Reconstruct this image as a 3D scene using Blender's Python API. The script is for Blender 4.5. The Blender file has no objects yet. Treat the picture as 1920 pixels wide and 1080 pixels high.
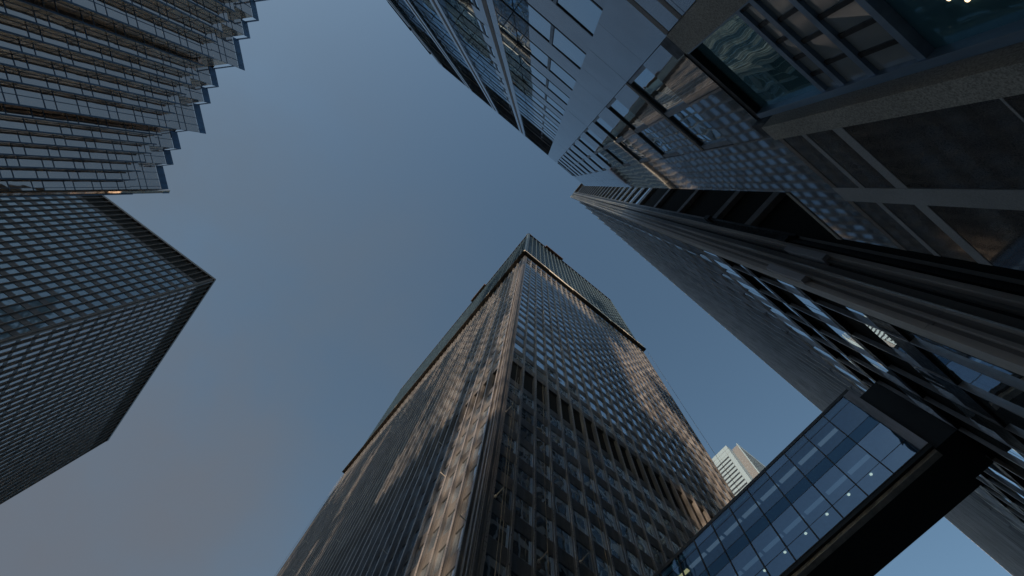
import bpy, math, random
from mathutils import Matrix, Vector
random.seed(7)
R = math.radians
EYE = 1.6                                   # camera height above the pavement; modelling z is measured from the eye
sc = bpy.context.scene
COL = sc.collection
# ------------------------------------------------------------------ camera
cam = bpy.data.cameras.new('camera'); camo = bpy.data.objects.new('camera', cam); COL.objects.link(camo)
F_PX = 900.0
cam.sensor_width = 36; cam.lens = 36 * F_PX / 1920; cam.clip_start = .05; cam.clip_end = 6000
BX, BY, BZ = (.7772, -.6222, -.0937), (-.6271, -.7540, -.1955), (.0510, .2108, -.9762)   # world axes seen from the camera
m3 = Matrix((BX, BY, BZ))
q = m3.to_quaternion(); q.normalize()
CM = q.to_matrix()
camo.matrix_world = Matrix.Translation((0, 0, EYE)) @ CM.to_4x4()
sc.camera = camo
CINV = CM.transposed()
def project(p):                             # point relative to the eye -> photograph pixel
    c = CINV @ Vector(p)
    if c.z > -.01: return None
    return (960 - c.x * F_PX / c.z, 540 + c.y * F_PX / c.z)
# ------------------------------------------------------------------ light
SUN_AZ, SUN_EL = 203.0, 15.0                # azimuth counter-clockwise from +X
w = bpy.data.worlds.new("World"); sc.world = w; w.use_nodes = True
nt = w.node_tree; bg = nt.nodes['Background']
sky = nt.nodes.new('ShaderNodeTexSky'); sky.sky_type = 'NISHITA'; sky.sun_disc = False
sky.sun_elevation = R(SUN_EL); sky.sun_rotation = R(90 - SUN_AZ); sky.air_density = 1.0; sky.dust_density = 1.6; sky.ozone_density = 1.0
wtc = nt.nodes.new('ShaderNodeTexCoord')
tint = nt.nodes.new('ShaderNodeMixRGB'); tint.blend_type = 'MULTIPLY'; tint.inputs[0].default_value = 1; tint.inputs[2].default_value = (.90, 1.02, 1.0, 1)
nt.links.new(sky.outputs[0], tint.inputs[1])
dot = nt.nodes.new('ShaderNodeVectorMath'); dot.operation = 'DOT_PRODUCT'; dot.inputs[1].default_value = (-.42, .66, .62)   # thin evening cloud over one quarter of the sky
nt.links.new(wtc.outputs['Generated'], dot.inputs[0])
mr = nt.nodes.new('ShaderNodeMapRange'); mr.interpolation_type = 'SMOOTHSTEP'; mr.inputs[1].default_value = .62; mr.inputs[2].default_value = 1.08; nt.links.new(dot.outputs['Value'], mr.inputs[0])
cn = nt.nodes.new('ShaderNodeTexNoise'); cn.inputs['Scale'].default_value = 4.2; cn.inputs['Detail'].default_value = 6; cn.inputs['Roughness'].default_value = .55; nt.links.new(wtc.outputs['Generated'], cn.inputs['Vector'])
cr = nt.nodes.new('ShaderNodeMapRange'); cr.inputs[1].default_value = .3; cr.inputs[2].default_value = .75; cr.inputs[3].default_value = .35; nt.links.new(cn.outputs[0], cr.inputs[0])
mu = nt.nodes.new('ShaderNodeMath'); mu.operation = 'MULTIPLY'; nt.links.new(mr.outputs[0], mu.inputs[0]); nt.links.new(cr.outputs[0], mu.inputs[1])
veil = nt.nodes.new('ShaderNodeMixRGB'); veil.inputs[2].default_value = (.80, 1.0, 1.24, 1); nt.links.new(mu.outputs[0], veil.inputs[0]); nt.links.new(tint.outputs[0], veil.inputs[1])
dot2 = nt.nodes.new('ShaderNodeVectorMath'); dot2.operation = 'DOT_PRODUCT'; dot2.inputs[1].default_value = (-.27, .80, .53)   # faint warm haze low over the slab tower's end
nt.links.new(wtc.outputs['Generated'], dot2.inputs[0])
mr2 = nt.nodes.new('ShaderNodeMapRange'); mr2.interpolation_type = 'SMOOTHSTEP'; mr2.inputs[1].default_value = .88; mr2.inputs[2].default_value = 1.01; nt.links.new(dot2.outputs['Value'], mr2.inputs[0])
mu2 = nt.nodes.new('ShaderNodeMath'); mu2.operation = 'MULTIPLY'; nt.links.new(mr2.outputs[0], mu2.inputs[0]); nt.links.new(cr.outputs[0], mu2.inputs[1])
warm = nt.nodes.new('ShaderNodeMixRGB'); warm.inputs[2].default_value = (.90, 1.02, 1.24, 1); nt.links.new(mu2.outputs[0], warm.inputs[0]); nt.links.new(veil.outputs[0], warm.inputs[1])
nt.links.new(warm.outputs[0], bg.inputs[0]); bg.inputs[1].default_value = .138
sl = bpy.data.lights.new('sun', 'SUN'); sl.energy = 5.0; sl.angle = R(.5); sl.color = (1, .72, .47)
so = bpy.data.objects.new('sun', sl); COL.objects.link(so)
sd = Vector((math.cos(R(SUN_AZ)) * math.cos(R(SUN_EL)), math.sin(R(SUN_AZ)) * math.cos(R(SUN_EL)), math.sin(R(SUN_EL))))
so.rotation_euler = sd.to_track_quat('Z', 'Y').to_euler(); so.location = sd * 500
sc.view_settings.view_transform = 'Standard'; sc.view_settings.look = 'None'; sc.view_settings.gamma = 1
sc.view_settings.exposure = 0.18
sc.render.engine = 'CYCLES'
sc.cycles.max_bounces = 8; sc.cycles.transparent_max_bounces = 12
# ------------------------------------------------------------------ materials
def nodes(name):
    m = bpy.data.materials.new(name); m.use_nodes = True
    return m, m.node_tree, m.node_tree.nodes['Principled BSDF']
def noise(t, scale, detail=3, rough=.5, vec=None, stretch=None):
    n = t.nodes.new('ShaderNodeTexNoise'); n.inputs['Scale'].default_value = scale
    n.inputs['Detail'].default_value = detail; n.inputs['Roughness'].default_value = rough
    g = t.nodes.new('ShaderNodeTexCoord'); o = g.outputs['Object']
    if stretch:
        mp = t.nodes.new('ShaderNodeMapping'); mp.inputs['Scale'].default_value = stretch
        t.links.new(o, mp.inputs['Vector']); o = mp.outputs[0]
    t.links.new(o, n.inputs['Vector'])
    return n
def ramp(t, src, c0, c1, p0=.35, p1=.65):
    r = t.nodes.new('ShaderNodeValToRGB'); e = r.color_ramp.elements
    e[0].position = p0; e[0].color = (*c0, 1); e[1].position = p1; e[1].color = (*c1, 1)
    t.links.new(src, r.inputs[0]); return r.outputs[0]
def bump(t, bs, src, dist, strength=1.0):
    b = t.nodes.new('ShaderNodeBump'); b.inputs['Distance'].default_value = dist; b.inputs['Strength'].default_value = strength
    t.links.new(src, b.inputs['Height']); t.links.new(b.outputs[0], bs.inputs['Normal'])
def glass(name, base, ior=2.2, rough=.02, wob=.012, wscale=.45, spec_tint=(1, 1, 1), metallic=0.0):
    m, t, b = nodes(name)
    b.inputs['Base Color'].default_value = (*base, 1); b.inputs['Roughness'].default_value = rough
    b.inputs['IOR'].default_value = ior; b.inputs['Metallic'].default_value = metallic
    b.inputs['Specular Tint'].default_value = (*spec_tint, 1)
    n = noise(t, wscale, 1.5, .4)
    bump(t, b, n.outputs[0], wob)
    return m
def metal(name, base, rough=.4, metallic=.3, var=.35, scale=1.3, stretch=(1, 1, .15)):
    m, t, b = nodes(name)
    n = noise(t, scale, 5, .6, stretch=stretch)
    c = ramp(t, n.outputs[0], tuple(x * (1 - var) for x in base), tuple(x * (1 + var) for x in base), .3, .7)
    t.links.new(c, b.inputs['Base Color'])
    b.inputs['Roughness'].default_value = rough; b.inputs['Metallic'].default_value = metallic
    n2 = noise(t, 6, 3); r2 = ramp(t, n2.outputs[0], (rough * .8,) * 3, (min(1, rough * 1.3),) * 3)
    t.links.new(r2, b.inputs['Roughness'])
    return m
def granite(name, dark, light, rough, ior, wob=0.0, wscale=.5, grain=55):
    m, t, b = nodes(name)
    n = noise(t, grain, 4, .75); n2 = noise(t, .8, 3)
    c1 = ramp(t, n.outputs[0], dark, light, .38, .62)
    mx = t.nodes.new('ShaderNodeMixRGB'); mx.blend_type = 'MULTIPLY'; mx.inputs[0].default_value = .5
    c2 = ramp(t, n2.outputs[0], (.6, .6, .6), (1, 1, 1))
    t.links.new(c1, mx.inputs[1]); t.links.new(c2, mx.inputs[2]); t.links.new(mx.outputs[0], b.inputs['Base Color'])
    b.inputs['Roughness'].default_value = rough; b.inputs['IOR'].default_value = ior
    if wob:
        n3 = noise(t, wscale, 1.5, .4); bump(t, b, n3.outputs[0], wob)
    else:
        bump(t, b, n.outputs[0], .002, .5)
    return m
def emit(name, col, st):
    m, t, b = nodes(name)
    b.inputs['Base Color'].default_value = (*col, 1); b.inputs['Emission Color'].default_value = (*col, 1); b.inputs['Emission Strength'].default_value = st
    return m
def plain(name, base, rough=.7, ior=1.5):
    m, t, b = nodes(name)
    n = noise(t, 2.2, 5, .6); c = ramp(t, n.outputs[0], tuple(x * .75 for x in base), tuple(x * 1.2 for x in base), .3, .7)
    t.links.new(c, b.inputs['Base Color']); b.inputs['Roughness'].default_value = rough; b.inputs['IOR'].default_value = ior
    return m
M = {}
M['bronze'] = metal('bronze_mullion', (.19, .19, .205), .38, .35)
M['bronze_cap_highlight'] = metal('bronze_cap_highlight', (.36, .345, .35), .32, .55)  # lighter than the mullions: paints the sky light caught on their front edges
M['spandrel'] = metal('bronze_spandrel', (.145, .15, .165), .42, .35)
M['black'] = metal('black_metal', (.012, .012, .014), .45, .2)
M['void'] = plain('dark_recess', (.006, .006, .007), .9)
M['glass_centre'] = glass('blue_grey_glass', (.60, .72, .82), 1.5, .015, .013, .5, metallic=.9)
M['glass_blind'] = glass('blind_backed_glass', (.34, .36, .38), 1.5, .10, .02, .5, metallic=.6)
M['glass_dim'] = glass('dim_glass', (.22, .28, .34), 1.5, .02, .02, .5, metallic=.8)
M['glass_crown'] = glass('teal_crown_glass', (.075, .18, .28), 1.5, .03, .012, .5, metallic=.8)
M['crown_rib'] = metal('crown_rib', (.05, .085, .125), .4, .3)
M['net'] = plain('pale_netting', (.78, .72, .64), .9)
M['deck'] = plain('platform_steel', (.05, .042, .036), .7)
M['rust'] = plain('rusty_steel', (.12, .07, .045), .8)
M['w_span'] = metal('slab_tower_spandrel', (.055, .05, .055), .45, .3)
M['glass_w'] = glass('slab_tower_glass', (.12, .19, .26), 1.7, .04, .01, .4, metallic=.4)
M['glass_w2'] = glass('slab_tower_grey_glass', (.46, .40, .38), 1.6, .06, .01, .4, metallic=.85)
M['w_rib'] = metal('slab_tower_rib', (.12, .105, .10), .4, .4)
M['saw_glass'] = glass('silver_glass', (.60, .49, .43), 1.5, .03, .02, .35, metallic=.9)
M['gold_glass'] = glass('gold_glass', (.50, .40, .28), 1.8, .15, .03, .5, metallic=.6)
M['saw_frame'] = metal('blue_steel_frame', (.05, .09, .15), .4, .3)
M['saw_cap'] = metal('blue_cap', (.04, .10, .20), .4, .2)
M['gran_pol'] = granite('polished_granite', (.25, .28, .33), (.46, .50, .56), .03, 2.0, .006, .38)
M['gran_pol'].node_tree.nodes['Principled BSDF'].inputs['Metallic'].default_value = .6
M['gran_rough'] = granite('flamed_granite', (.26, .24, .22), (.62, .58, .54), .75, 1.5, grain=45)
M['gran_brown'] = granite('brown_granite', (.16, .13, .115), (.36, .31, .28), .55, 1.5, grain=60)
M['gran_dark'] = granite('dark_polished_granite', (.05, .047, .05), (.15, .14, .145), .05, 1.9, .006, .7)
M['gran_band'] = granite('honed_granite_band', (.34, .34, .36), (.5, .5, .53), .5, 1.5, grain=60)
M['glass_g'] = glass('office_glass', (.50, .66, .78), 1.5, .012, .014, .5, metallic=.9)
M['frame_g'] = metal('grey_blue_frame', (.2, .23, .28), .4, .3)
M['frame_dk'] = metal('dark_blue_frame', (.26, .36, .50), .35, .3)
M['glass_louvre'] = glass('grey_blind_pane', (.42, .45, .48), 1.6, .08, .008, .8, metallic=.45)
M['glass_pod'] = glass('teal_podium_glass', (.16, .38, .48), 1.5, .01, .012, .9, metallic=.7)
M['glass_k'] = glass('black_tower_glass', (.72, .82, .9), 1.5, .015, .02, .5, metallic=.9)
M['glass_kd'] = glass('black_tower_dark_glass', (.01, .014, .02), 1.4, .03, .012, .5)
M['k_fin'] = metal('black_tower_fin', (.42, .42, .44), .35, .45)
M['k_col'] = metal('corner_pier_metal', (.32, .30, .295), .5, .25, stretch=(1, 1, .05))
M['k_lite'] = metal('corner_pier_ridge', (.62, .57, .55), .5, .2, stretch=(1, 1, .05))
M['soffit'] = plain('black_soffit', (.008, .008, .009), .55)
M['bridge_frame'] = metal('bridge_frame', (.05, .048, .05), .4, .3)
M['bridge_edge'] = metal('bridge_edge', (.5, .46, .42), .5, .2)
M['bridge_end'] = metal('bridge_end_panel', (.5, .5, .55), .5, .2)
M['ceil'] = plain('ceiling_board', (.30, .48, .60), .8)
M['strip'] = emit('linear_ceiling_light', (.72, .76, .82), .12)
M['strip_sun_tint'] = emit('sun_tinted_ceiling_light', (1, .68, .30), .6)  # ceiling strips whose warm glow also stands in for reflected sun
M['wallin'] = plain('interior_wall', (.2, .27, .38), .8)
M['lamp'] = emit('warm_lamp', (1, .74, .46), 1.8)
M['white'] = plain('pale_cladding', (.17, .25, .35), .5)
M['far_dark'] = plain('dark_cladding', (.10, .115, .15), .6)
M['slit'] = glass('dark_slit_window', (.02, .025, .035), 1.5, .1, .004, .3)
M['asphalt'] = plain('asphalt', (.05, .05, .052), .9)
M['paving'] = plain('paving', (.38, .36, .34), .85)
M['rope'] = plain('rope', (.3, .27, .23), .9)
M['arm'] = plain('galvanised_arm', (.6, .58, .55), .5)
M['concrete'] = plain('concrete', (.2, .19, .18), .85)
def bridge_glass(name, fac, tc):
    m = bpy.data.materials.new(name); m.use_nodes = True; t = m.node_tree; t.nodes.clear()
    o = t.nodes.new('ShaderNodeOutputMaterial'); mx = t.nodes.new('ShaderNodeMixShader'); mx.inputs[0].default_value = fac
    tr = t.nodes.new('ShaderNodeBsdfTransparent'); tr.inputs[0].default_value = (*tc, 1)
    gl = t.nodes.new('ShaderNodeBsdfGlossy'); gl.inputs[0].default_value = (.55, .75, 1, 1); gl.inputs['Roughness'].default_value = .015
    n = noise(t, .5, 1.5); b = t.nodes.new('ShaderNodeBump'); b.inputs['Distance'].default_value = .02
    t.links.new(n.outputs[0], b.inputs['Height']); t.links.new(b.outputs[0], gl.inputs['Normal'])
    t.links.new(tr.outputs[0], mx.inputs[1]); t.links.new(gl.outputs[0], mx.inputs[2]); t.links.new(mx.outputs[0], o.inputs[0])
    return m
M['bridge_glass'] = bridge_glass('bridge_glass', .17, (.42, .64, .80))
M['bridge_glass_dark'] = bridge_glass('bridge_glass_dark', .26, (.24, .42, .58))
M['bridge_spandrel'] = glass('bridge_spandrel_glass', (.03, .09, .16), 1.5, .03, .01, .5, metallic=.6)
# ------------------------------------------------------------------ mesh helpers
class Frame:                                # local (along, outward, up) -> coordinates relative to the eye
    def __init__(s, o, du, dn=None):
        l = math.hypot(*du); s.o = o; s.u = (du[0] / l, du[1] / l)
        if dn is None: dn = (s.u[1], -s.u[0])
        l = math.hypot(*dn); s.n = (dn[0] / l, dn[1] / l)
        s.flip = s.u[0] * s.n[1] - s.u[1] * s.n[0] < 0
    def p(s, u, d, z): return (s.o[0] + s.u[0] * u + s.n[0] * d, s.o[1] + s.u[1] * u + s.n[1] * d, z)
WORLD = Frame((0, 0), (1, 0), (0, 1))
class MB:
    def __init__(s): s.v = []; s.f = []; s.m = []
    def box(s, fr, u0, u1, d0, d1, z0, z1, mat=0):
        b = len(s.v)
        for z in (z0, z1):
            for (u, d) in ((u0, d0), (u1, d0), (u1, d1), (u0, d1)): s.v.append(fr.p(u, d, z))
        fs = [(3, 2, 1, 0), (4, 5, 6, 7), (0, 1, 5, 4), (1, 2, 6, 5), (2, 3, 7, 6), (3, 0, 4, 7)]
        neg = ((u1 - u0) * (d1 - d0) * (z1 - z0) < 0) != fr.flip
        for f in fs:
            s.f.append(tuple(b + i for i in (f[::-1] if neg else f))); s.m.append(mat)
        return s
    def quad(s, fr, u0, u1, d, z0, z1, mat=0, jit=0.0):
        b = len(s.v)
        for (u, z) in ((u0, z0), (u1, z0), (u1, z1), (u0, z1)): s.v.append(fr.p(u, d + random.uniform(-jit, jit), z))
        f = (b, b + 1, b + 2, b + 3)
        s.f.append(f[::-1] if not fr.flip else f); s.m.append(mat)
        return s
    def tube(s, a, c, r, n=6, mat=0):
        a, c = Vector(a), Vector(c); d = (c - a).normalized(); x = d.orthogonal().normalized(); y = d.cross(x); b = len(s.v)
        for e in (a, c):
            for i in range(n):
                t = 2 * math.pi * i / n; s.v.append(tuple(e + x * r * math.cos(t) + y * r * math.sin(t)))
        for i in range(n):
            j = (i + 1) % n; s.f.append((b + i, b + j, b + n + j, b + n + i)); s.m.append(mat)
        s.f.append(tuple(b + i for i in range(n))[::-1]); s.f.append(tuple(b + n + i for i in range(n))); s.m += [mat, mat]
        return s
    def prism(s, pts, z0, z1, mat=0):       # pts counter-clockwise
        b = len(s.v); n = len(pts)
        for z in (z0, z1): s.v += [(x, y, z) for x, y in pts]
        for i in range(n):
            j = (i + 1) % n; s.f.append((b + i, b + j, b + n + j, b + n + i)); s.m.append(mat)
        s.f.append(tuple(b + i for i in range(n))[::-1]); s.f.append(tuple(b + n + i for i in range(n))); s.m += [mat, mat]
        return s
    def build(s, name, mats, parent=None, origin=None):
        if isinstance(mats, str): mats = [mats]
        ox, oy = (origin or (0, 0)); off = EYE
        if parent is not None:
            p = parent; oz = 0; ox = oy = 0
            while p: ox += p.location.x; oy += p.location.y; oz += p.location.z; p = p.parent
            off = EYE - oz
        me = bpy.data.meshes.new(name)
        me.from_pydata([(x - ox, y - oy, z + off) for x, y, z in s.v], [], s.f)
        for k in mats: me.materials.append(M[k])
        if len(mats) > 1: me.polygons.foreach_set('material_index', s.m)
        me.update()
        o = bpy.data.objects.new(name, me); COL.objects.link(o)
        if parent is not None: o.parent = parent
        else: o.location = (ox, oy, 0)
        return o
def tag(o, label, cat, group=None):
    o['label'] = label; o['category'] = cat
    if group: o['group'] = group
    return o
def thing(name, label, cat, loc, group=None):
    o = bpy.data.objects.new(name, None); COL.objects.link(o); o.location = (loc[0], loc[1], 0); o.empty_display_size = 2
    return tag(o, label, cat, group)
def struct(o): o['kind'] = 'structure'; return o
class Panes:                                # collects window panes; the 100 that show largest become objects, the rest one part
    def __init__(s): s.q = []
    def add(s, fr, u0, u1, d, z0, z1, mat): s.q.append((fr, u0, u1, d, z0, z1, mat))
    def area(s, q):
        fr, u0, u1, d, z0, z1, _ = q
        ps = [project(fr.p(u, d, z)) for u, z in ((u0, z0), (u1, z0), (u1, z1), (u0, z1))]
        if any(p is None for p in ps): return 0
        cx = sum(p[0] for p in ps) / 4; cy = sum(p[1] for p in ps) / 4
        if not (-5 < cx < 1925 and -5 < cy < 1085): return 0
        return abs(sum(ps[i][0] * ps[(i + 1) % 4][1] - ps[(i + 1) % 4][0] * ps[i][1] for i in range(4))) / 2
    def build(s, parent, jit=.012, name='window', n=100):
        s.q.sort(key=lambda q: -s.area(q))
        for q in s.q[:n]:
            fr, u0, u1, d, z0, z1, mat = q
            MB().quad(fr, u0, u1, d, z0, z1, 0, jit).build(name, mat, parent)
        rest = s.q[n:]
        if rest:
            ms = sorted(set(q[6] for q in rest)); b = MB()
            for q in rest: b.quad(q[0], q[1], q[2], q[3], q[4], q[5], ms.index(q[6]), jit)
            b.build(name, ms, parent)['kind'] = 'stuff'
# ------------------------------------------------------------------ ground
struct(MB().box(WORLD, -900, 900, -900, 900, -2.2, -1.75).build('ground', 'asphalt'))
struct(MB().box(WORLD, -400, 400, 1.0, 14.0, -1.75, -1.74).build('road', 'asphalt'))
struct(MB().box(WORLD, -400, 400, -12, 1.0, -1.75, -1.6).build('pavement', 'paving'))
struct(MB().box(WORLD, -400, 400, 14.0, 60, -1.75, -1.6).build('pavement', 'paving'))
# unseen towers added to block the low sun, with gaps that let shafts through
for (y0, y1, h, lab) in ((-160, -83.5, 245, 'broad concrete sun blocker added out of view far behind the granite building'), (-71.5, -62.5, 194, 'very slim concrete sun blocker added out of view behind the granite building'), (62, 100, 192, 'wide concrete sun blocker added out of view right behind the sawtooth tower')):
    T = thing('sun_blocker_tower', lab, 'office tower', (-172, y0))
    MB().box(WORLD, -182, -172, y0, y1, -1.6, h).build('wall', 'concrete', T)
    b = MB(); z = 4.0
    while z < h - 4: b.box(WORLD, -171.98, -171.9, y0 + 1, y1 - 1, z, z + 2.0); z += 4.0
    b.build('window_band', 'slit', T)
rg = random.Random(11)  # unseen open frames, added so random infill breaks the sun into streaks
for (y0, y1, fill, lab) in ((-83.4, -71.6, .6, 'open sun-dappling frame added out of view far behind the granite building'), (-62.4, -30, .55, 'wider open sun-dappling frame added out of view beside a slim sun blocker'), (-30, 62, .86, 'longest open sun-dappling frame added out of view behind the sawtooth tower')):
    T = thing('sun_blocker_frame', lab, 'sun blocker', (-176, y0))
    fl = MB(); inf = MB(); z = 20.0; top = 192 if y1 > 0 else 260
    while z < top: fl.box(WORLD, -177, -175.5, y0, y1, z - .4, z); z += 4.8
    y = y0
    while y < y1 - .1:
        e = min(y + rg.uniform(1.1, 2.6), y1); z = 20.0
        while z < top:
            h = rg.uniform(9, 42)
            if rg.random() < fill: inf.box(WORLD, -176.4, -176.1, y, e, z, min(z + h, top))
            z += h
        y = e
    fl.build('blocker_slab', 'concrete', T); inf.build('blocker_panel', 'concrete', T)
# ------------------------------------------------------------------ centre tower
def centre_tower():
    X0, Y0, X1, Y1 = 11.0, 19.4, 60.2, 120.0
    T = thing('office_tower', 'dark bronze office tower in the middle with a teal glass crown above a work platform', 'office tower', (X0, Y0))
    Z1, ZT = 151.0, 219.5
    core = MB().box(WORLD, X0 + .35, X1, Y0 + .35, Y1, -1.6, ZT - .6)
    core.build('wall', 'void', T)
    fa = Frame((X0, Y0), (1, 0), (0, -1)); fb = Frame((X0, Y0), (0, 1), (-1, 0))
    P = Panes()
    floors = [61.0 + 3.8 * k for k in range(24)]
    low = [50.2 - 3.8 * k for k in range(12)]
    for fr, L, first in ((fa, X1 - X0, .63), (fb, Y1 - Y0, 1.3)):
        n = int((L - first) / 2.02)
        us = [first + 2.02 * k for k in range(n + 1)]
        for i, u in enumerate(us):
            b = MB(); b.box(fr, u - .07, u + .07, -.36, .19 if fr is fa else .33, 4.0, Z1); b.box(fr, u - .15, u + .15, -.36, .02, 4.0, Z1); q = .19 if fr is fa else .33; b.box(fr, u - .11, u + .11, q - .04, q + .01, 4.0, Z1, 1)
            b.build('mullion', ['bronze', 'bronze_cap_highlight'], T)
            b = MB(); b.box(fr, u - .05, u + .05, -.3, .25, Z1 + 4, ZT + random.uniform(-.1, .25)); b.build('crown_mullion', 'crown_rib', T)
        # spandrels and windows of the lower body
        for z in floors + low:
            b = MB(); b.box(fr, .3, L - .1, -.34, -.03, z - 1.5, z); b.build('spandrel', 'spandrel', T)
            sill = MB(); 
            for i in range(n):
                P.add(fr, us[i] + .15, us[i + 1] - .15, -.09, z, z + 2.3, random.choices(('glass_centre', 'glass_blind', 'glass_dim'), (80, 8, 12))[0])
        b = MB(); b.box(fr, .3, L - .1, -.34, -.04, 52.5, 53.8); b.build('spandrel', 'spandrel', T)
        b = MB(); b.quad(fr, .3, L - .1, -.33, 53.8, 59.5); b.build('plant_louvre', 'void', T)
        for k in range(16):
            z = Z1 + 4.2 + 4.0 * k
            b = MB(); b.box(fr, .1, L - .1, -.32, .02, z - .75, z); b.build('crown_spandrel', 'crown_rib', T)
            for i in range(n):
                P.add(fr, us[i] + .05, us[i + 1] - .05, -.12, z, min(z + 3.25, ZT), 'glass_crown')
        b = MB(); b.box(fr, 0, L, -.4, .32, ZT - .3, ZT); b.build('roof_coping', 'rust', T)
    P.build(T)
    # stepped corner column
    c = MB()
    c.box(WORLD, X0 - .05, X0 + .55, Y0 - .05, Y0 + 1.05, -1.6, Z1)
    for (a, b_, d) in ((.02, .12, .18), (.22, .30, .10), (.40, .5, .20)):
        c.box(fa, a, b_, -.02, d, -1.6, Z1)
    for (a, b_, d) in ((.04, .16, .22), (.30, .42, .12), (.55, .66, .22), (.80, .98, .14)):
        c.box(fb, a, b_, -.02, d, -1.6, Z1)
    c.build('corner_column', 'bronze', T)
    c = MB(); c.box(WORLD, X0 - .12, X0 + .5, Y0 - .12, Y0 + .9, Z1 + 4, ZT)
    c.build('crown_corner', 'crown_rib', T)
    # facade tie arms
    rnd = random.Random(3)
    for (fr, u, z) in ((fa, .8, 44.5), (fa, .9, 31.2), (fa, 5.0, 28.0), (fa, 9.1, 31.0), (fa, 19.2, 37.0), (fa, 25.3, 44.0), (fa, 31.2, 50.0), (fa, 7.2, 70.0), (fb, 1.35, 29.0), (fb, 7.4, 41.0), (fb, 11.4, 52.0), (fb, 15.5, 38.0), (fb, 19.5, 61.0), (fb, 31.6, 47.0), (fb, 41.7, 63.0), (fb, 55.9, 70.0), (fb, 70.0, 80.0), (fb, 84.1, 88.0), (fb, 96.0, 98.0), (fb, 80.0, 97.0)):
        b = MB(); b.tube(fr.p(u, .15, z), fr.p(u + .12, .95, z + .3), .045); b.box(fr, u - .07, u + .07, .1, .24, z - .12, z + .12)
        b.build('tie_arm', 'arm', T)
    # light poles on the roof edge
    for fr, L in ((fa, 49), (fb, 100)):
        u = 1.0
        while u < L:
            b = MB(); b.tube(fr.p(u, 0, ZT), fr.p(u, .6, ZT + 1.8), .06, 5); b.build('roof_pole', 'deck', T); u += 8.1
    return fa, fb, T
fa, fb, CT = centre_tower()
def platform(fr, segs, zb, label):
    T = thing('work_platform', label, 'work platform', fr.p(segs[0][0], 1, 0)[:2], 'work platforms hung round the middle tower')
    for (u0, u1, has) in segs:
        if has:
            b = MB(); b.box(fr, u0, u1, .1, 1.35, zb - .5, zb - .15)
            u = u0 + .2
            while u < u1: b.box(fr, u, u + .14, .1, 1.3, zb - .75, zb - .5); u += 2.4
            b.build('deck', 'deck', T)
    b = MB(); u = segs[0][0]; ue = segs[-1][1]
    while u < ue:
        e = min(u + 2.0, ue); b.box(fr, u, e - .06, 1.0, 1.12 + random.uniform(-.05, .05), zb - .1, zb + 2.7 + random.uniform(-.25, .25)); u = e
    b.build('netting', 'net', T)
    b = MB(); b.box(fr, segs[0][0], ue, .9, 1.0, zb + 1.0, zb + 1.1); b.box(fr, segs[0][0], ue, .05, 1.15, zb - .15, zb - .05)
    b.build('rail', 'deck', T)
    return T
platform(fa, [(-1.0, 9.0, True), (9.0, 19.0, False), (19.0, 34.0, True), (34.0, 35.0, False), (35.0, 49.8, True)], 150.6, 'work platform with pale lit netting along the right face of the middle tower')
platform(fb, [(-1.0, 101.5, True)], 150.6, 'long dark work platform along the shaded left face of the middle tower')
def rig(fr, u0, u1, z, label):
    T = thing('roof_rig', label, 'roof rig', fr.p(u0, 0, 0)[:2], 'rigs on the roof edge of the middle tower')
    b = MB(); b.box(fr, u0, u1, .36, 1.2, z - 1.6, z - .6); b.build('cradle', 'rust', T)
    for u in (u0 + .6, u1 - .6):
        b = MB(); b.box(fr, u - .12, u + .12, -1, 1.0, z + .4, z + .7); b.box(fr, u - .08, u + .08, .7, .86, z - .6, z + .4); b.build('hoist_arm', 'deck', T)
rig(fa, 9.6, 19.5, 219.5, 'rusty cradle hung from the right roof edge of the middle tower')
rig(fb, 31.0, 41.5, 219.5, 'dark rusty cradle hung from the left roof edge of the middle tower')
for (fr, u, d, z0, z1, lab) in ((fa, .95, 1.1, 10, 58, 'thin pale rope nearest the corner column of the middle tower'), (fa, 1.15, 1.2, 10, 52, 'second thin rope beside the corner column of the middle tower'), (fa, 5.0, 1.1, 10, 57, 'thin rope hanging over the second window bay from the corner column'), (fa, 11.0, 1.1, 12, 57, 'thin rope hanging before the fifth window bay of the middle tower'), (fa, 50.4, 1.0, 40, 150, 'hair thin rope hanging along the far right edge of the middle tower'), (fb, 101.6, .6, 30, 150, 'hair thin rope hanging along the far left edge of the middle tower')):
    b = MB(); n = 8; pts = [fr.p(u + .05 * math.sin(i), d + .03 * math.cos(2.1 * i), z0 + (z1 - z0) * i / n) for i in range(n + 1)]
    r = .03 if z1 < 100 else .035
    for a, c in zip(pts, pts[1:]): b.tube(a, c, r, 5)
    tag(b.build('rope', 'rope', None, fr.p(u, d, 0)[:2]), lab, 'rope', 'ropes hanging down the middle tower')
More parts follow.
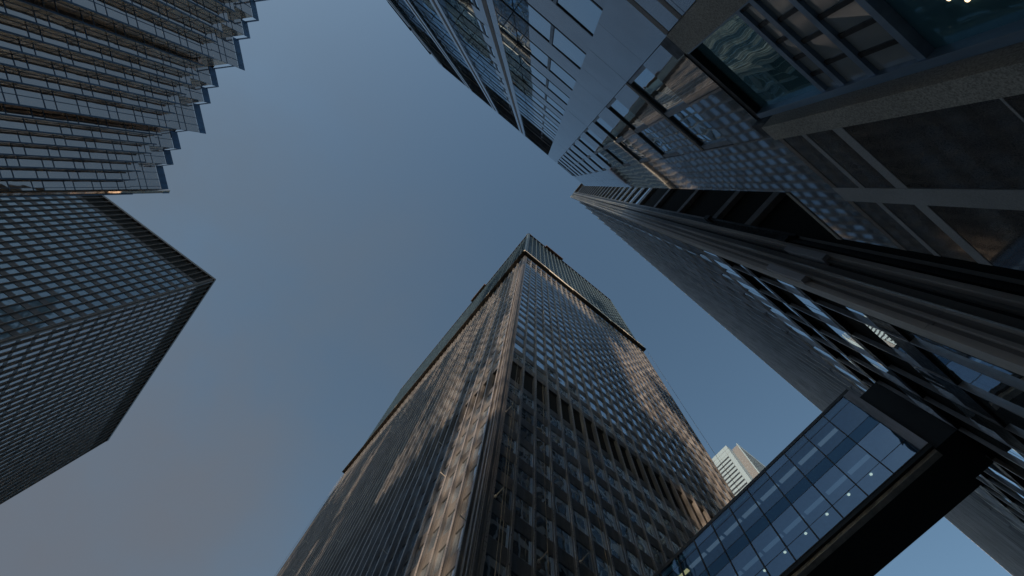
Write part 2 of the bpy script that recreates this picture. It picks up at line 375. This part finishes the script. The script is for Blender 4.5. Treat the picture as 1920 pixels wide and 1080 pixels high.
# ------------------------------------------------------------------ black slab tower, left
def slab_tower():
    X1, Y0, Y1, X0, ZT = -67.2, 96.2, 177.6, -121.0, 160.0
    T = thing('slab_tower', 'black ribbed slab tower at the left edge with square blue windows on its upper side', 'office tower', (X1, Y0))
    MB().box(WORLD, X0, X1 - .3, Y0 + .3, Y1, -1.6, ZT - .5).build('wall', 'void', T)
    f1 = Frame((X1, Y0), (-1, 0), (0, -1)); f2 = Frame((X1, Y0), (0, 1), (1, 0))
    P = Panes(); floors = [148.0 - 4.03 * k for k in range(30)]
    for fr, L, st in ((f1, X1 - X0, 2.24), (f2, Y1 - Y0, 2.32)):
        n = int(L / st)
        for k in range(1, n + 1):
            b = MB(); b.box(fr, k * st - .06, k * st + .06, -.3, .34 if fr is f1 else .3, 20, ZT); b.box(fr, k * st - .13, k * st + .13, -.3, .05, 20, ZT); b.build('mullion', 'w_rib', T)
        for z in floors:
            MB().box(fr, 0, L, -.3, -.03 if fr is f1 else -.1, z + (2.5 if fr is f1 else 3.1), z + 4.03).build('spandrel', 'w_span', T)
            for k in range(n):
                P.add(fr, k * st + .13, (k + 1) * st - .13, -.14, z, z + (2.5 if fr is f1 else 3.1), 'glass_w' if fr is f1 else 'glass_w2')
        MB().box(fr, -.2, L, -.4, .38, ZT - .9, ZT).build('roof_coping', 'w_rib', T)
        MB().quad(fr, 0, L, -.28, 152, ZT - .9).build('plant_louvre', 'void', T)
    P.build(T)
    c = MB(); c.box(WORLD, X1 - .75, X1 + .05, Y0 - .05, Y0 + .75, -1.6, ZT)
    for fr in (f1, f2):
        c.box(fr, .1, .3, 0, .3, -1.6, ZT); c.box(fr, .5, .66, 0, .2, -1.6, ZT)
    c.build('corner_column', 'w_rib', T)
slab_tower()
# ------------------------------------------------------------------ sawtooth tower, top left
def saw_tower():
    H = 80.0; XO, XI = -.5955 * H, -.6385 * H
    T = thing('sawtooth_tower', 'silver glass tower with a stepped sawtooth side in the top left corner', 'office tower', (XO, .42 * H))
    s2 = math.sqrt(.5); ZC = .905 * H
    # plan corners: from the first big outer corner towards -Y; light face runs in, return face runs out
    def teeth(spec, y0, nper):
        out = []; x, y = XO, y0
        for _ in range(nper):
            for (L, Rr) in spec:
                a = (x, y); b = (x - L * s2, y - L * s2); c = (b[0] + Rr * s2, b[1] - Rr * s2)
                out.append((a, b, c)); x, y = c
            x = XO
        return out
    PER = .1545 * H
    cs = PER / s2 / 2                                           # total light length = total return length per period
    k = cs / (.0613 + .0310 + .0365) ; up = [(.0613 * H, .0262 * H), (.0310 * H, .0262 * H), (.0365 * H, .055 * H)]
    fac = PER / (sum(a + b for a, b in up) * s2); up = [(a * fac, b * fac) for a, b in up]
    s = PER / s2 / 2 / 7.7; lo = [(s * 1.7, s * .85)] + [(s, s)] * 5 + [(s, s * 1.15)]
    tot = sum(a + b for a, b in lo) * s2; lo = [(a * PER / tot, b * PER / tot) for a, b in lo]
    Y0 = .5035 * H
    for spec, z0, z1, np_ in ((up, ZC, H, 3), (lo, -1.6, ZC, 3)):
        crown = z1 == H
        ts = teeth(spec, Y0, np_)
        poly = [(XI - 40, Y0)] + []
        core = [(XI - 42, ts[-1][2][1]), (XI - .6, ts[-1][2][1]), (XI - .6, Y0), (XI - 42, Y0)]
        MB().prism(core, z0, z1 - .3).build('wall', 'void', T)
        for (a, b, c) in ts:
            L = math.hypot(b[0] - a[0], b[1] - a[1]); Rl = math.hypot(c[0] - b[0], c[1] - b[1])
            fl = Frame(a, (b[0] - a[0], b[1] - a[1]), (s2, -s2)); fr = Frame(b, (c[0] - b[0], c[1] - b[1]), (s2, s2))
            g = MB(); f = MB(); r = MB(); rf = MB()
            FL = 4.13; z = H
            zz = [H - 1.6] + [H - 1.6 - FL * i for i in range(1, 21)]
            if crown:
                f.box(fl, -.05, L, .0, .06, H - 1.5, H, 1); f.box(fr, 0, Rl, .0, .06, H - .5, H, 1)
            nm = 4 if L > 4 else (2 if crown else (2 if L > 1.4 else 1))
            us = [L * i / nm for i in range(nm + 1)]
            for t in zz:
                zt, zb = t, t - FL
                for (pa, pb) in ((zb, zb + 1.35), (zb + 1.35, zt)):
                    pa, pb = max(pa, z0), min(pb, z1)
                    if pb - pa < .2: continue
                    for i in range(nm): g.quad(fl, us[i], us[i + 1], 0, pa, pb, 0, .008)
                    r.quad(fr, 0, Rl, 0, pa, pb, 0, .01)
                    if pa > z0 + .01:
                        f.box(fl, 0, L, .0, .035, pa - .05, pa + .05); rf.box(fr, 0, Rl, .0, .02, pa - .04, pa + .04)
            for u in us: f.box(fl, max(0, u - .035), min(L, u + .035), .0, .05, z0, z1 - .02)
            if not crown: f.box(fl, -.10, .06, -.05, .10, z0, z1)
            bay = g.build('glass_bay', 'saw_glass', T); f.build('frame', ['saw_frame', 'saw_cap'], bay)
            rt = r.build('gold_return', 'gold_glass', T)
            rf.box(fr, 0, .03, .0, .022, z0, z1 - .03)
            if rf.v: rf.build('frame', 'saw_frame', rt)
        # side and roof
        fe = Frame((XO, Y0), (-1, 0), (0, 1))
        MB().box(fe, .05, 44, -.5, -.02, z0, z1 - .02).build('end_wall', 'saw_glass', T)
saw_tower()
# ------------------------------------------------------------------ granite building, top right
def granite_block():
    Y, H = -3.3, 58.0
    T = thing('granite_building', 'polished grey granite office building with blue glass bays rising at the top right', 'office building', (0, Y))
    f = Frame((0, Y), (1, 0), (0, 1))
    GA = .77
    back = MB(); back.box(WORLD, -16.4, 4.3, Y - 20, Y - GA - .3, -1.6, H - .2); back.box(WORLD, -.9, 4.36, Y - 3, Y - .26, -1.6, H - .2); back.box(WORLD, 4.3, 5.8, Y - 15, Y - .2, -1.6, 10.9)
    back.build('wall', 'void', T)
    def panels(u0, u1, z0, z1, hs, d1=0.0, mat='gran_pol', name='granite_panel', d0=-.22, gap=.012, parent=T):
        z = z0
        b = MB()
        while z < z1 - .05:
            e = min(z + hs, z1); b.box(f, u0, u1, d0, d1 + random.uniform(-.002, .002), z + gap, e); z = e
        return b.build(name, mat, parent)
    FB = 3.82
    panels(-1.1, .15, 8.98, H, FB / 2, name='pier_cladding')
    panels(-1.1, .12, -1.6, 8.96, FB / 2, name='pier_cladding')
    for (z0, z1) in ((8.86, 9.04), (8.1, 8.26), (7.1, 7.3)):
        MB().box(f, -1.1, .125, -.1, .006, z0, z1).build('brown_band', 'gran_brown', T)
    MB().box(f, -4.44, -1.11, -GA - .1, -GA + .03, 10.45, 10.75).build('brown_band', 'gran_brown', T)
    # facade B windows and spandrels
    P = Panes()
    nfl = 12
    for k in range(nfl):
        z = 11.04 + FB * k; t = z + 1.76
        for (a, b_) in ((.24, 1.38), (1.49, 2.63)):
            P.add(f, a + .02, b_ - .02, -.06, z + .05, t - .03, 'glass_g')
        b = MB(); 
        for (a, b_) in ((.17, .26), (1.36, 1.51), (2.61, 2.74)): b.box(f, a, b_, -.2, -.012, z, t)
        b.box(f, .26, 1.36, -.2, -.04, z, z + .07); b.box(f, 1.51, 2.61, -.2, -.04, z, z + .07)
        b.build('window_frame', 'frame_g', T)
        for (p, q_) in ((.26, 1.36), (1.51, 2.61)): MB().box(f, p, q_, -.2, -.03, t - .05, t).build('window_head', 'black', T)
        # panel above the windows, split once
        zt = min(z + FB, H)
        b = MB()
        for (a, b_) in ((.165, 1.43), (1.44, 2.74)):
            if zt - t > .3: b.box(f, a, b_, -.22, random.uniform(-.002, .002), t + .012, zt - .006)
        if b.v: b.build('granite_panel', 'gran_pol', T)
        b = MB()
        for (a, b_) in ((2.755, 3.6), (3.61, 4.36)):
            b.box(f, a, b_, -.22, random.uniform(-.002, .002), z + .012, z + FB / 2); b.box(f, a, b_, -.22, random.uniform(-.002, .002), z + FB / 2 + .012, zt)
        b.build('granite_panel', 'gran_pol', T)
    # right end wall
    fe = Frame((4.365, Y - .22), (0, -1), (1, 0))
    MB().box(fe, 0, 14, -.1, 0, 11.04, H).build('end_wall', 'gran_dark', T)
    # top storey
    b = MB(); b.box(f, .3, 2.6, -.05, .012, H - 2.6, H - 2.35); b.box(f, .3, 2.6, -.05, .012, H - 1.2, H - .95); b.box(f, .3, .6, -.05, .01, H - 2.3, H - 1.2); b.box(f, 2.3, 2.6, -.05, .01, H - 2.3, H - 1.2)
    b.build('roof_louvre', 'black', T)
    # string course below the windows (9.1..11.04)
    b = MB()
    for (a, b_) in ((.165, 1.43), (1.44, 2.74), (2.755, 4.35), (4.36, 5.95)): b.box(f, a, b_, -.22, random.uniform(-.002, .002), 9.16, 10.9 if a > 4.355 else 11.03)
    b.build('granite_panel', 'gran_pol', T)
    MB().box(f, 4.37, 5.97, -.4, .02, 10.9, 11.06).build('coping', 'gran_rough', T)
    MB().box(f, .16, 2.74, -.1, .012, 12.84 - .02, 12.98).build('brown_band', 'gran_brown', T)
    # podium right: dark polished wall with honed bands
    b = MB(); b.box(f, 2.76, 5.95, -.3, -.004, -1.6, 9.15); b.build('podium_wall', 'gran_dark', T)
    for (z0, z1) in ((9.0, 9.14), (8.25, 8.38), (7.32, 7.55), (4.93, 4.96)):
        b = MB(); b.box(f, 2.765, 4.18, -.1, .004, z0, z1); b.box(f, 4.55, 5.95, -.1, .004, z0, z1); b.build('granite_band', 'gran_brown' if z0 > 8.9 else 'gran_band', T)
    MB().box(f, 4.18, 4.55, -.1, .008, -1.6, 9.15).build('granite_band', 'gran_band', T)
    # podium glass bay between two granite beams
    MB().box(f, .55, 2.30, -.3, -.02, 9.0, 9.15).build('bay_header', 'black', T)
    for (a, b_, zt) in ((.13, .56, 8.35), (2.31, 2.62, 8.55)):
        MB().box(f, a, b_, -.2, .26, -1.6, zt).build('granite_beam', 'gran_rough', T)
        MB().box(f, a + .01, b_ - .01, -.2, .14, zt + .003, 9.13).build('beam_cap', 'black', T)
    MB().box(f, 2.62, 2.76, -.2, .05, -1.6, 9.1).build('beam_shade_side', 'gran_dark', T)  # dark granite stands in for the shade on the beam's side
    fr = MB(); fr.box(f, .56, .63, -.3, .0, -1.6, 9.0); fr.box(f, 2.2, 2.31, -.3, .0, -1.6, 9.0)
    for z in (7.02, 6.62, 6.06, 5.34): fr.box(f, .63, 2.2, -.3, -.03, z - .05, z + .05)
    fr.box(f, .63, 2.2, -.3, -.03, 3.0, 3.15); fr.build('bay_frame', 'frame_dk', T)
    P.add(f, .63, 2.2, -.14, 7.07, 9.0, 'glass_pod'); P.add(f, .63, 2.2, -.14, 3.15, 5.29, 'glass_pod'); P.add(f, .63, 2.2, -.14, -1.4, 3.0, 'glass_pod')
    for j, (z0, z1) in enumerate(((6.67, 6.97), (6.11, 6.57), (5.39, 6.01))):
        n = 5 if j != 1 else 4
        us = [.63 + 1.57 * i / n for i in range(n + 1)]
        for i in range(n):
            P.add(f, us[i] + .06, us[i + 1], -.08, z0, z1, 'glass_louvre')
            MB().box(f, us[i], us[i] + .06, -.29, -.055, z0, z1).build('louvre_blade', 'black', T)
    for (u, z) in ((1.75, 4.72), (1.83, 4.6), (1.05, 4.1)):
        b = MB(); b.tube(f.p(u, -.135, z), f.p(u, -.10, z), .02, 10); b.build('lamp', 'lamp', T)
    # ---- facade A
    for k in range(13):
        z = 8.6 + 3.95 * k
        zt = min(z + 3.95, H)
        bays = [(-4.45, -1.1), (-8.35, -5.3), (-12.2, -9.2), (-16.3, -13.0)]
        for (a, b_) in bays:
            mid = (a + b_) / 2 + .05
            for (p, q_) in ((a, mid - .06), (mid + .06, b_)):
                P.add(f, p, q_, -GA - .015, z, min(z + 2.05, H), 'glass_g')
            fm = MB(); fm.box(f, mid - .06, mid + .06, -GA - .2, -GA + .02, z, min(z + 2.05, H)); fm.build('window_frame', 'frame_g', T)
            b = MB()
            if zt - z > 2.2: b.box(f, a, b_, -GA - .2, -GA, z + 2.05, zt)
            if b.v: b.build('granite_panel', 'gran_pol', T)
            MB().box(f, a, b_, -GA - .1, -GA + .012, z - .05, z + .03).build('sill_shadow_gap', 'black', T); MB().box(f, a, b_, -GA - .1, -GA + .012, z + 2.02, min(z + 2.09, H)).build('window_head', 'black', T)  # black bars drawn in for the shadow gaps at sill and head
    MB().box(f, -16.4, -1.1, -GA - .1, -GA + .04, H - 3.6, H - 1.9).build('roof_louvre', 'black', T)
    MB().box(f, -16.4, -1.1, -GA - .1, -GA + .04, H - 1.2, H - .4).build('roof_louvre', 'black', T)
    for (a, b_) in ((-5.3, -4.45), (-9.2, -8.35), (-13.0, -12.2), (-17.0, -16.3)):
        panels(a, b_, -1.6, H, FB / 2, name='pier_cladding', d0=-.5)
        s = Frame((b_ + .003, Y), (0, -1), (1, 0))
        b = MB()
        for k in range(14): b.box(s, .05, GA - .01, -.02, .012, 8.6 + 3.95 * k - 1.8, min(H, 8.6 + 3.95 * k + 2.0))
        b.build('pier_glazing', 'glass_g', T)
        MB().box(f, a + .30, a + .52, -.1, .015, -1.6, H - 1.5).build('brown_stripe', 'gran_brown', T)
    MB().box(f, -17.0, -1.11, -GA - .3, -.004, H - .9, H - .02).build('roof_fascia', 'gran_pol', T)
    MB().box(f, -17.0, -1.11, -GA + .05, -.3, H - 1.3, H - .92).build('roof_soffit', 'frame_g', T)
    # string course of facade A at low level
    MB().box(f, -16.3, -1.12, -GA - .1, -GA + .02, 4.2, 6.4).build('granite_panel', 'gran_pol', T)
    # angled wing further left
    fw = Frame((-17.0, Y), (-.979, -.204), (-.204, .979))
    MB().box(fw, 0, 12.4, -12, -.35, -1.6, H - .2).build('wing_wall', 'void', T)
    for k in range(14):
        z = 6.0 + 3.95 * k; zt = min(z + 3.95, H)
        for i in range(4):
            P.add(fw, i * 3.1 + .06, i * 3.1 + 3.04, -.16, z, min(H, z + 2.2), 'glass_g')
        b = MB()
        if zt - z > 2.4: b.box(fw, 0, 12.4, -.34, 0, z + 2.25, zt); b.build('wing_spandrel', 'gran_pol', T)
        b = MB()
        for i in range(2): b.box(fw, i * 6.2 + (3.1 if k % 2 else 0), i * 6.2 + 3.0 + (3.1 if k % 2 else 0), -.1, .12, z - .12, z)
        b.build('balcony_edge', 'black', T)
    P.build(T, .006)
granite_block()
# ------------------------------------------------------------------ black tower, right
def black_tower():
    X, H = 9.85, 143.0
    a = R(.8)
    T = thing('ribbed_tower', 'black ribbed tower soaring at the right behind the glass bridge with a fluted corner pier', 'office tower', (X, -4.2))
    f = Frame((X, -3.95), (math.cos(a), math.sin(a)), (-math.sin(a), math.cos(a)))     # glass line of the street face
    L = 232.0
    MB().box(f, .4, L, -30, -.35, -1.6, H - .4).build('wall', 'void', T)
    # fins
    n = 0; u = .75
    while u < L:
        b = MB(); b.box(f, u - .04, u + .04, -.1, .25, 37.0, H + .6); b.box(f, u - .10, u + .10, .20, .25, 37.0, H + .6); b.box(f, u - .05, u + .05, -.1, .09, -1.6, 37.0)
        b.build('fin', 'k_fin', T); u += 2.36; n += 1
    # rows of the street face
    rows = []
    z = 37.0
    while z < H - 6: rows.append((z, z + 2.5, 'd')); rows.append((z + 2.5, min(z + 3.93, H), 's')); z += 3.93
    rows.append((z, H - .5, 'v'))
    rows += [(35.6, 37.0, 's'), (32.2, 35.6, 'g'), (30.8, 32.2, 'l'), (28.7, 30.8, 'v'), (28.0, 28.7, 'g'), (27.0, 28.0, 'l'), (24.3, 27.0, 'v'), (22.4, 24.3, 'g'), (21.5, 22.4, 'l'), (18.8, 21.5, 'v'), (17.5, 18.8, 'g'), (15.9, 17.5, 'l'), (6.0, 15.9, 'g'), (4.6, 6, 'l'), (-1.6, 4.6, 'g')]
    for (z0, z1, k) in rows:
        if k in 'gd':
            b = MB(); v = -.3
            while v < L: b.quad(f, v + .05, min(v + 2.36, L) , -.03, z0, z1, 0, .012); v += 2.36
            b.build('glazing_band', 'glass_k' if k == 'g' else 'glass_kd', T)
        elif k == 's': MB().box(f, .1, L, -.34, -.02, z0, z1).build('spandrel', 'k_col', T)
        elif k == 'l':
            b = MB(); b.box(f, .1, L, -.34, .03, z0, z1); b.box(f, .1, L, .0, .09, z0, z0 + .12); b.build('ledge', 'black', T)
        else: MB().quad(f, .1, L, -.2, z0, z1).build('plant_louvre', 'void', T)
    # corner pier: fluted strips facing -X
    g = Frame((X, 0), (0, -1), (-1, 0))           # u = -y
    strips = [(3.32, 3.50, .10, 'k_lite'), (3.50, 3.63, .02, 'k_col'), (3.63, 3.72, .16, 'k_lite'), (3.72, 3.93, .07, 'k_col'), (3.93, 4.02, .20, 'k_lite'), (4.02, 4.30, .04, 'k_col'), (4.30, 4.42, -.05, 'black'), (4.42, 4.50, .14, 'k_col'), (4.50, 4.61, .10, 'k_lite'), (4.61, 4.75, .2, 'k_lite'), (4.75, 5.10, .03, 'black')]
    for (u0, u1, d, m) in strips:
        b = MB(); z = -1.6
        for seg in (4.0, 12, 20.8, 33, 47, 62, 78, 95, 112, 128, H + .2):
            b.box(g, u0, u1, -.45, d + random.uniform(-.006, .006), z + .012, seg); z = seg
        b.build('pier_strip', m, T)
    MB().box(g, 3.32, 5.1, -.5, -.44, -1.6, H).build('pier_core', 'void', T)
    for (u0, u1, z0, z1) in ((5.05, 5.22, 20.5, 30.5), (4.78, 4.95, 8, 20.6)):
        b = MB(); b.box(g, u0 + .03, u1 - .03, -.1, .22, z0, z1); b.build('guide_rail', 'black', T)
        b = MB(); b.box(g, u0 - .06, u1 + .03, -.05, .34, z1, z1 + .7); b.build('rail_bracket', 'black', T)
    for (u0, u1, z0, z1) in ((3.35, 3.6, 17.5, 20.2), (4.35, 4.6, 17.5, 20.2)):
        MB().box(g, u0, u1, -.05, .3, z0, z1).build('rail_bracket', 'bridge_end', T)
    # narrow side face towards -X
    s = Frame((X + .15, -5.1), (0, -1), (-1, 0))
    MB().box(s, 0, 24, -.6, -.25, -1.6, H).build('side_wall', 'void', T)
    z = 54.6; P = Panes()
    while z < H - 6:
        MB().box(s, 0, 20, -.25, .05, z - 1.25, z).build('side_spandrel', 'spandrel', T)
        for i in range(6): P.add(s, i * 3.2 + .05, i * 3.2 + 3.15, -.12, z, z + 2.65, 'glass_k')
        z += 3.93
    P.build(T)
    for z in (26.4, 31.3, 39.0, 46.9, 54.0): MB().box(s, 0, 20, -.25, .08, z - .7, z).build('side_beam', 'k_col', T)
    MB().box(s, 0, .12, -.2, .18, -1.6, H).build('side_edge', 'k_col', T)
    MB().box(s, 0, 20, -.3, .3, H - 1.0, H + .2).build('roof_coping', 'k_col', T)
black_tower()
# ------------------------------------------------------------------ bridge
def bridge():
    T = thing('glass_bridge', 'two storey glass footbridge with black underside running between the two dark towers', 'bridge', (22.4, 0))
    a = .018
    f = Frame((22.4, 0), (a, 1), (-1, a))         # u = y, outward = -X
    Y0, Y1, ZB, ZT = -2.42, 19.3, 21.95, 27.95
    Wd = 3.25
    ys = [-.28 + 1.64 * k for k in range(13)]
    # structure
    MB().box(f, Y0, Y1, -Wd, .02, ZB - .25, ZB - .02).build('soffit', 'soffit', T)
    MB().box(f, Y0 + .05, Y1, -.50, -.14, ZB - .45, ZB - .25).build('edge_beam', 'bridge_edge', T)
    MB().box(f, Y0, Y1, -Wd, .03, ZT, ZT + .25).build('roof_edge', 'bridge_frame', T)
    MB().box(f, Y0, Y1, -Wd + .05, -.3, ZB - .02, ZB + .12).build('floor', 'paving', T)
    MB().box(f, Y0, Y1, -Wd + .05, -.12, 24.75, 25.5).build('middle_floor', 'ceil', T)
    MB().box(f, Y0, Y1, -Wd + .05, -.12, ZT - .3, ZT - .01).build('ceiling', 'ceil', T)
    for zc in (24.75, ZT - .3):
        b = MB()
        for y in ys[:8]: b.box(f, y + .1, y + 1.54, -1.1, -.84, zc - .03, zc - .003)
        b.build('ceiling_light', 'strip', T)
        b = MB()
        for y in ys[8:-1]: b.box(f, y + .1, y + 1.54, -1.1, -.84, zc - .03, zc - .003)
        b.build('ceiling_light', 'strip_sun_tint', T)
    for y in ys[:-1]:
        b = MB(); b.tube(f.p(y + .82, -1.9, 24.72), f.p(y + .82, -1.9, 24.745), .08, 12); b.build('ceiling_lamp', 'lamp', T)
    far = MB()
    far.quad(f, Y0, Y1, -Wd + .02, ZB, ZT); far.build('far_glazing', 'bridge_glass', T)
    P = Panes(); edges = [-1.92] + ys + [Y1]
    for y0, y1 in zip(edges, edges[1:]):
        for (z0, z1) in ((ZB + .03, 22.95), (22.98, 24.75), (24.78, 25.55), (25.58, 27.3), (27.33, ZT)):
            P.add(f, y0 + .02, y1 - .02, 0, z0, z1, 'bridge_spandrel' if 24.7 < z0 < 25 else random.choice(('bridge_glass', 'bridge_glass', 'bridge_glass_dark')) if z0 > 23 else 'bridge_glass_dark')
    P.build(T, .004)
    for y in ys: MB().box(f, y - .035, y + .035, -.1, .05, ZB - .02, ZT).build('mullion', 'bridge_frame', T)
    b = MB()
    for z in (22.965, 24.765, 25.565, 27.315): b.box(f, Y0 + .5, Y1, -.05, .006, z - .014, z + .014)
    b.box(f, Y0, Y1, -.08, .04, ZB - .02, ZB + .03); b.build('transom', 'bridge_frame', T)
    b = MB(); b.box(f, Y0, -1.95, -Wd, .04, ZB, ZT - .01); b.build('end_panel', 'bridge_end', T)
    MB().box(f, -4.3, Y0, -Wd + .3, -.35, ZB - .1, ZT - .5).build('connecting_collar', 'soffit', T)
bridge()
# ------------------------------------------------------------------ far pale tower
def far_tower():
    K = 1.7; H = 200.0 * K; x, y = 138.5 * K, 35.1 * K
    T = thing('pale_tower', 'small looking pale tower with dark stripe windows between the middle tower and the bridge', 'office tower', (x, y))
    MB().box(WORLD, x, x + 40, y, y + 70, -1.6, H).build('wall', 'white', T)
    f = Frame((x, y), (0, 1), (-1, 0))
    z = 193.6 * K
    while z > 150:
        MB().box(f, 1.9 * K, 66, -.2, .04, z - .95 * K, z).build('window_band', 'slit', T); z -= 2.32 * K
    b = MB()
    for u in (1.75 * K, 5.2 * K, 8.5 * K, 12 * K): b.box(f, u, u + .12, -.1, .05, 100, H)
    for zz in (197.5 * K, 195 * K): b.box(f, 0, 66, -.1, .05, zz, zz + .15)
    b.build('cladding_joint', 'far_dark', T)
    MB().box(WORLD, x + 4.4 * K, x + 40, y - 3.1 * K, y - .01, -1.6, H + 2).build('shaded_core', 'far_dark', T)  # dark colour painted in for a side face lying in shade
    MB().box(WORLD, x + 4.3 * K, x + 40, y - 3.5 * K, y - 3.11 * K, -1.6, H + 3.5).build('white_edge', 'white', T)
    fs = Frame((x + 4.4 * K, y), (0, -1), (-1, 0))
    for k in range(14):
        zz = 194 * K - 2.6 * K * k
        b = MB(); b.box(fs, 1.1, 1.4, -.1, .05, zz, zz + .6); b.build('small_window', 'white', T)
        b = MB(); b.box(fs, 3.2, 3.5, -.1, .05, zz - 2, zz - 1.4); b.build('small_window', 'white', T)
    fr = Frame((x + 4.3 * K, y - 3.5 * K), (1, 0), (0, -1))
    for k in range(22):
        zz = 198 * K - 2.32 * K * k
        MB().box(fr, .6, 36, -.05, .25, zz, zz + .4).build('ledge', 'far_dark', T)
far_tower()
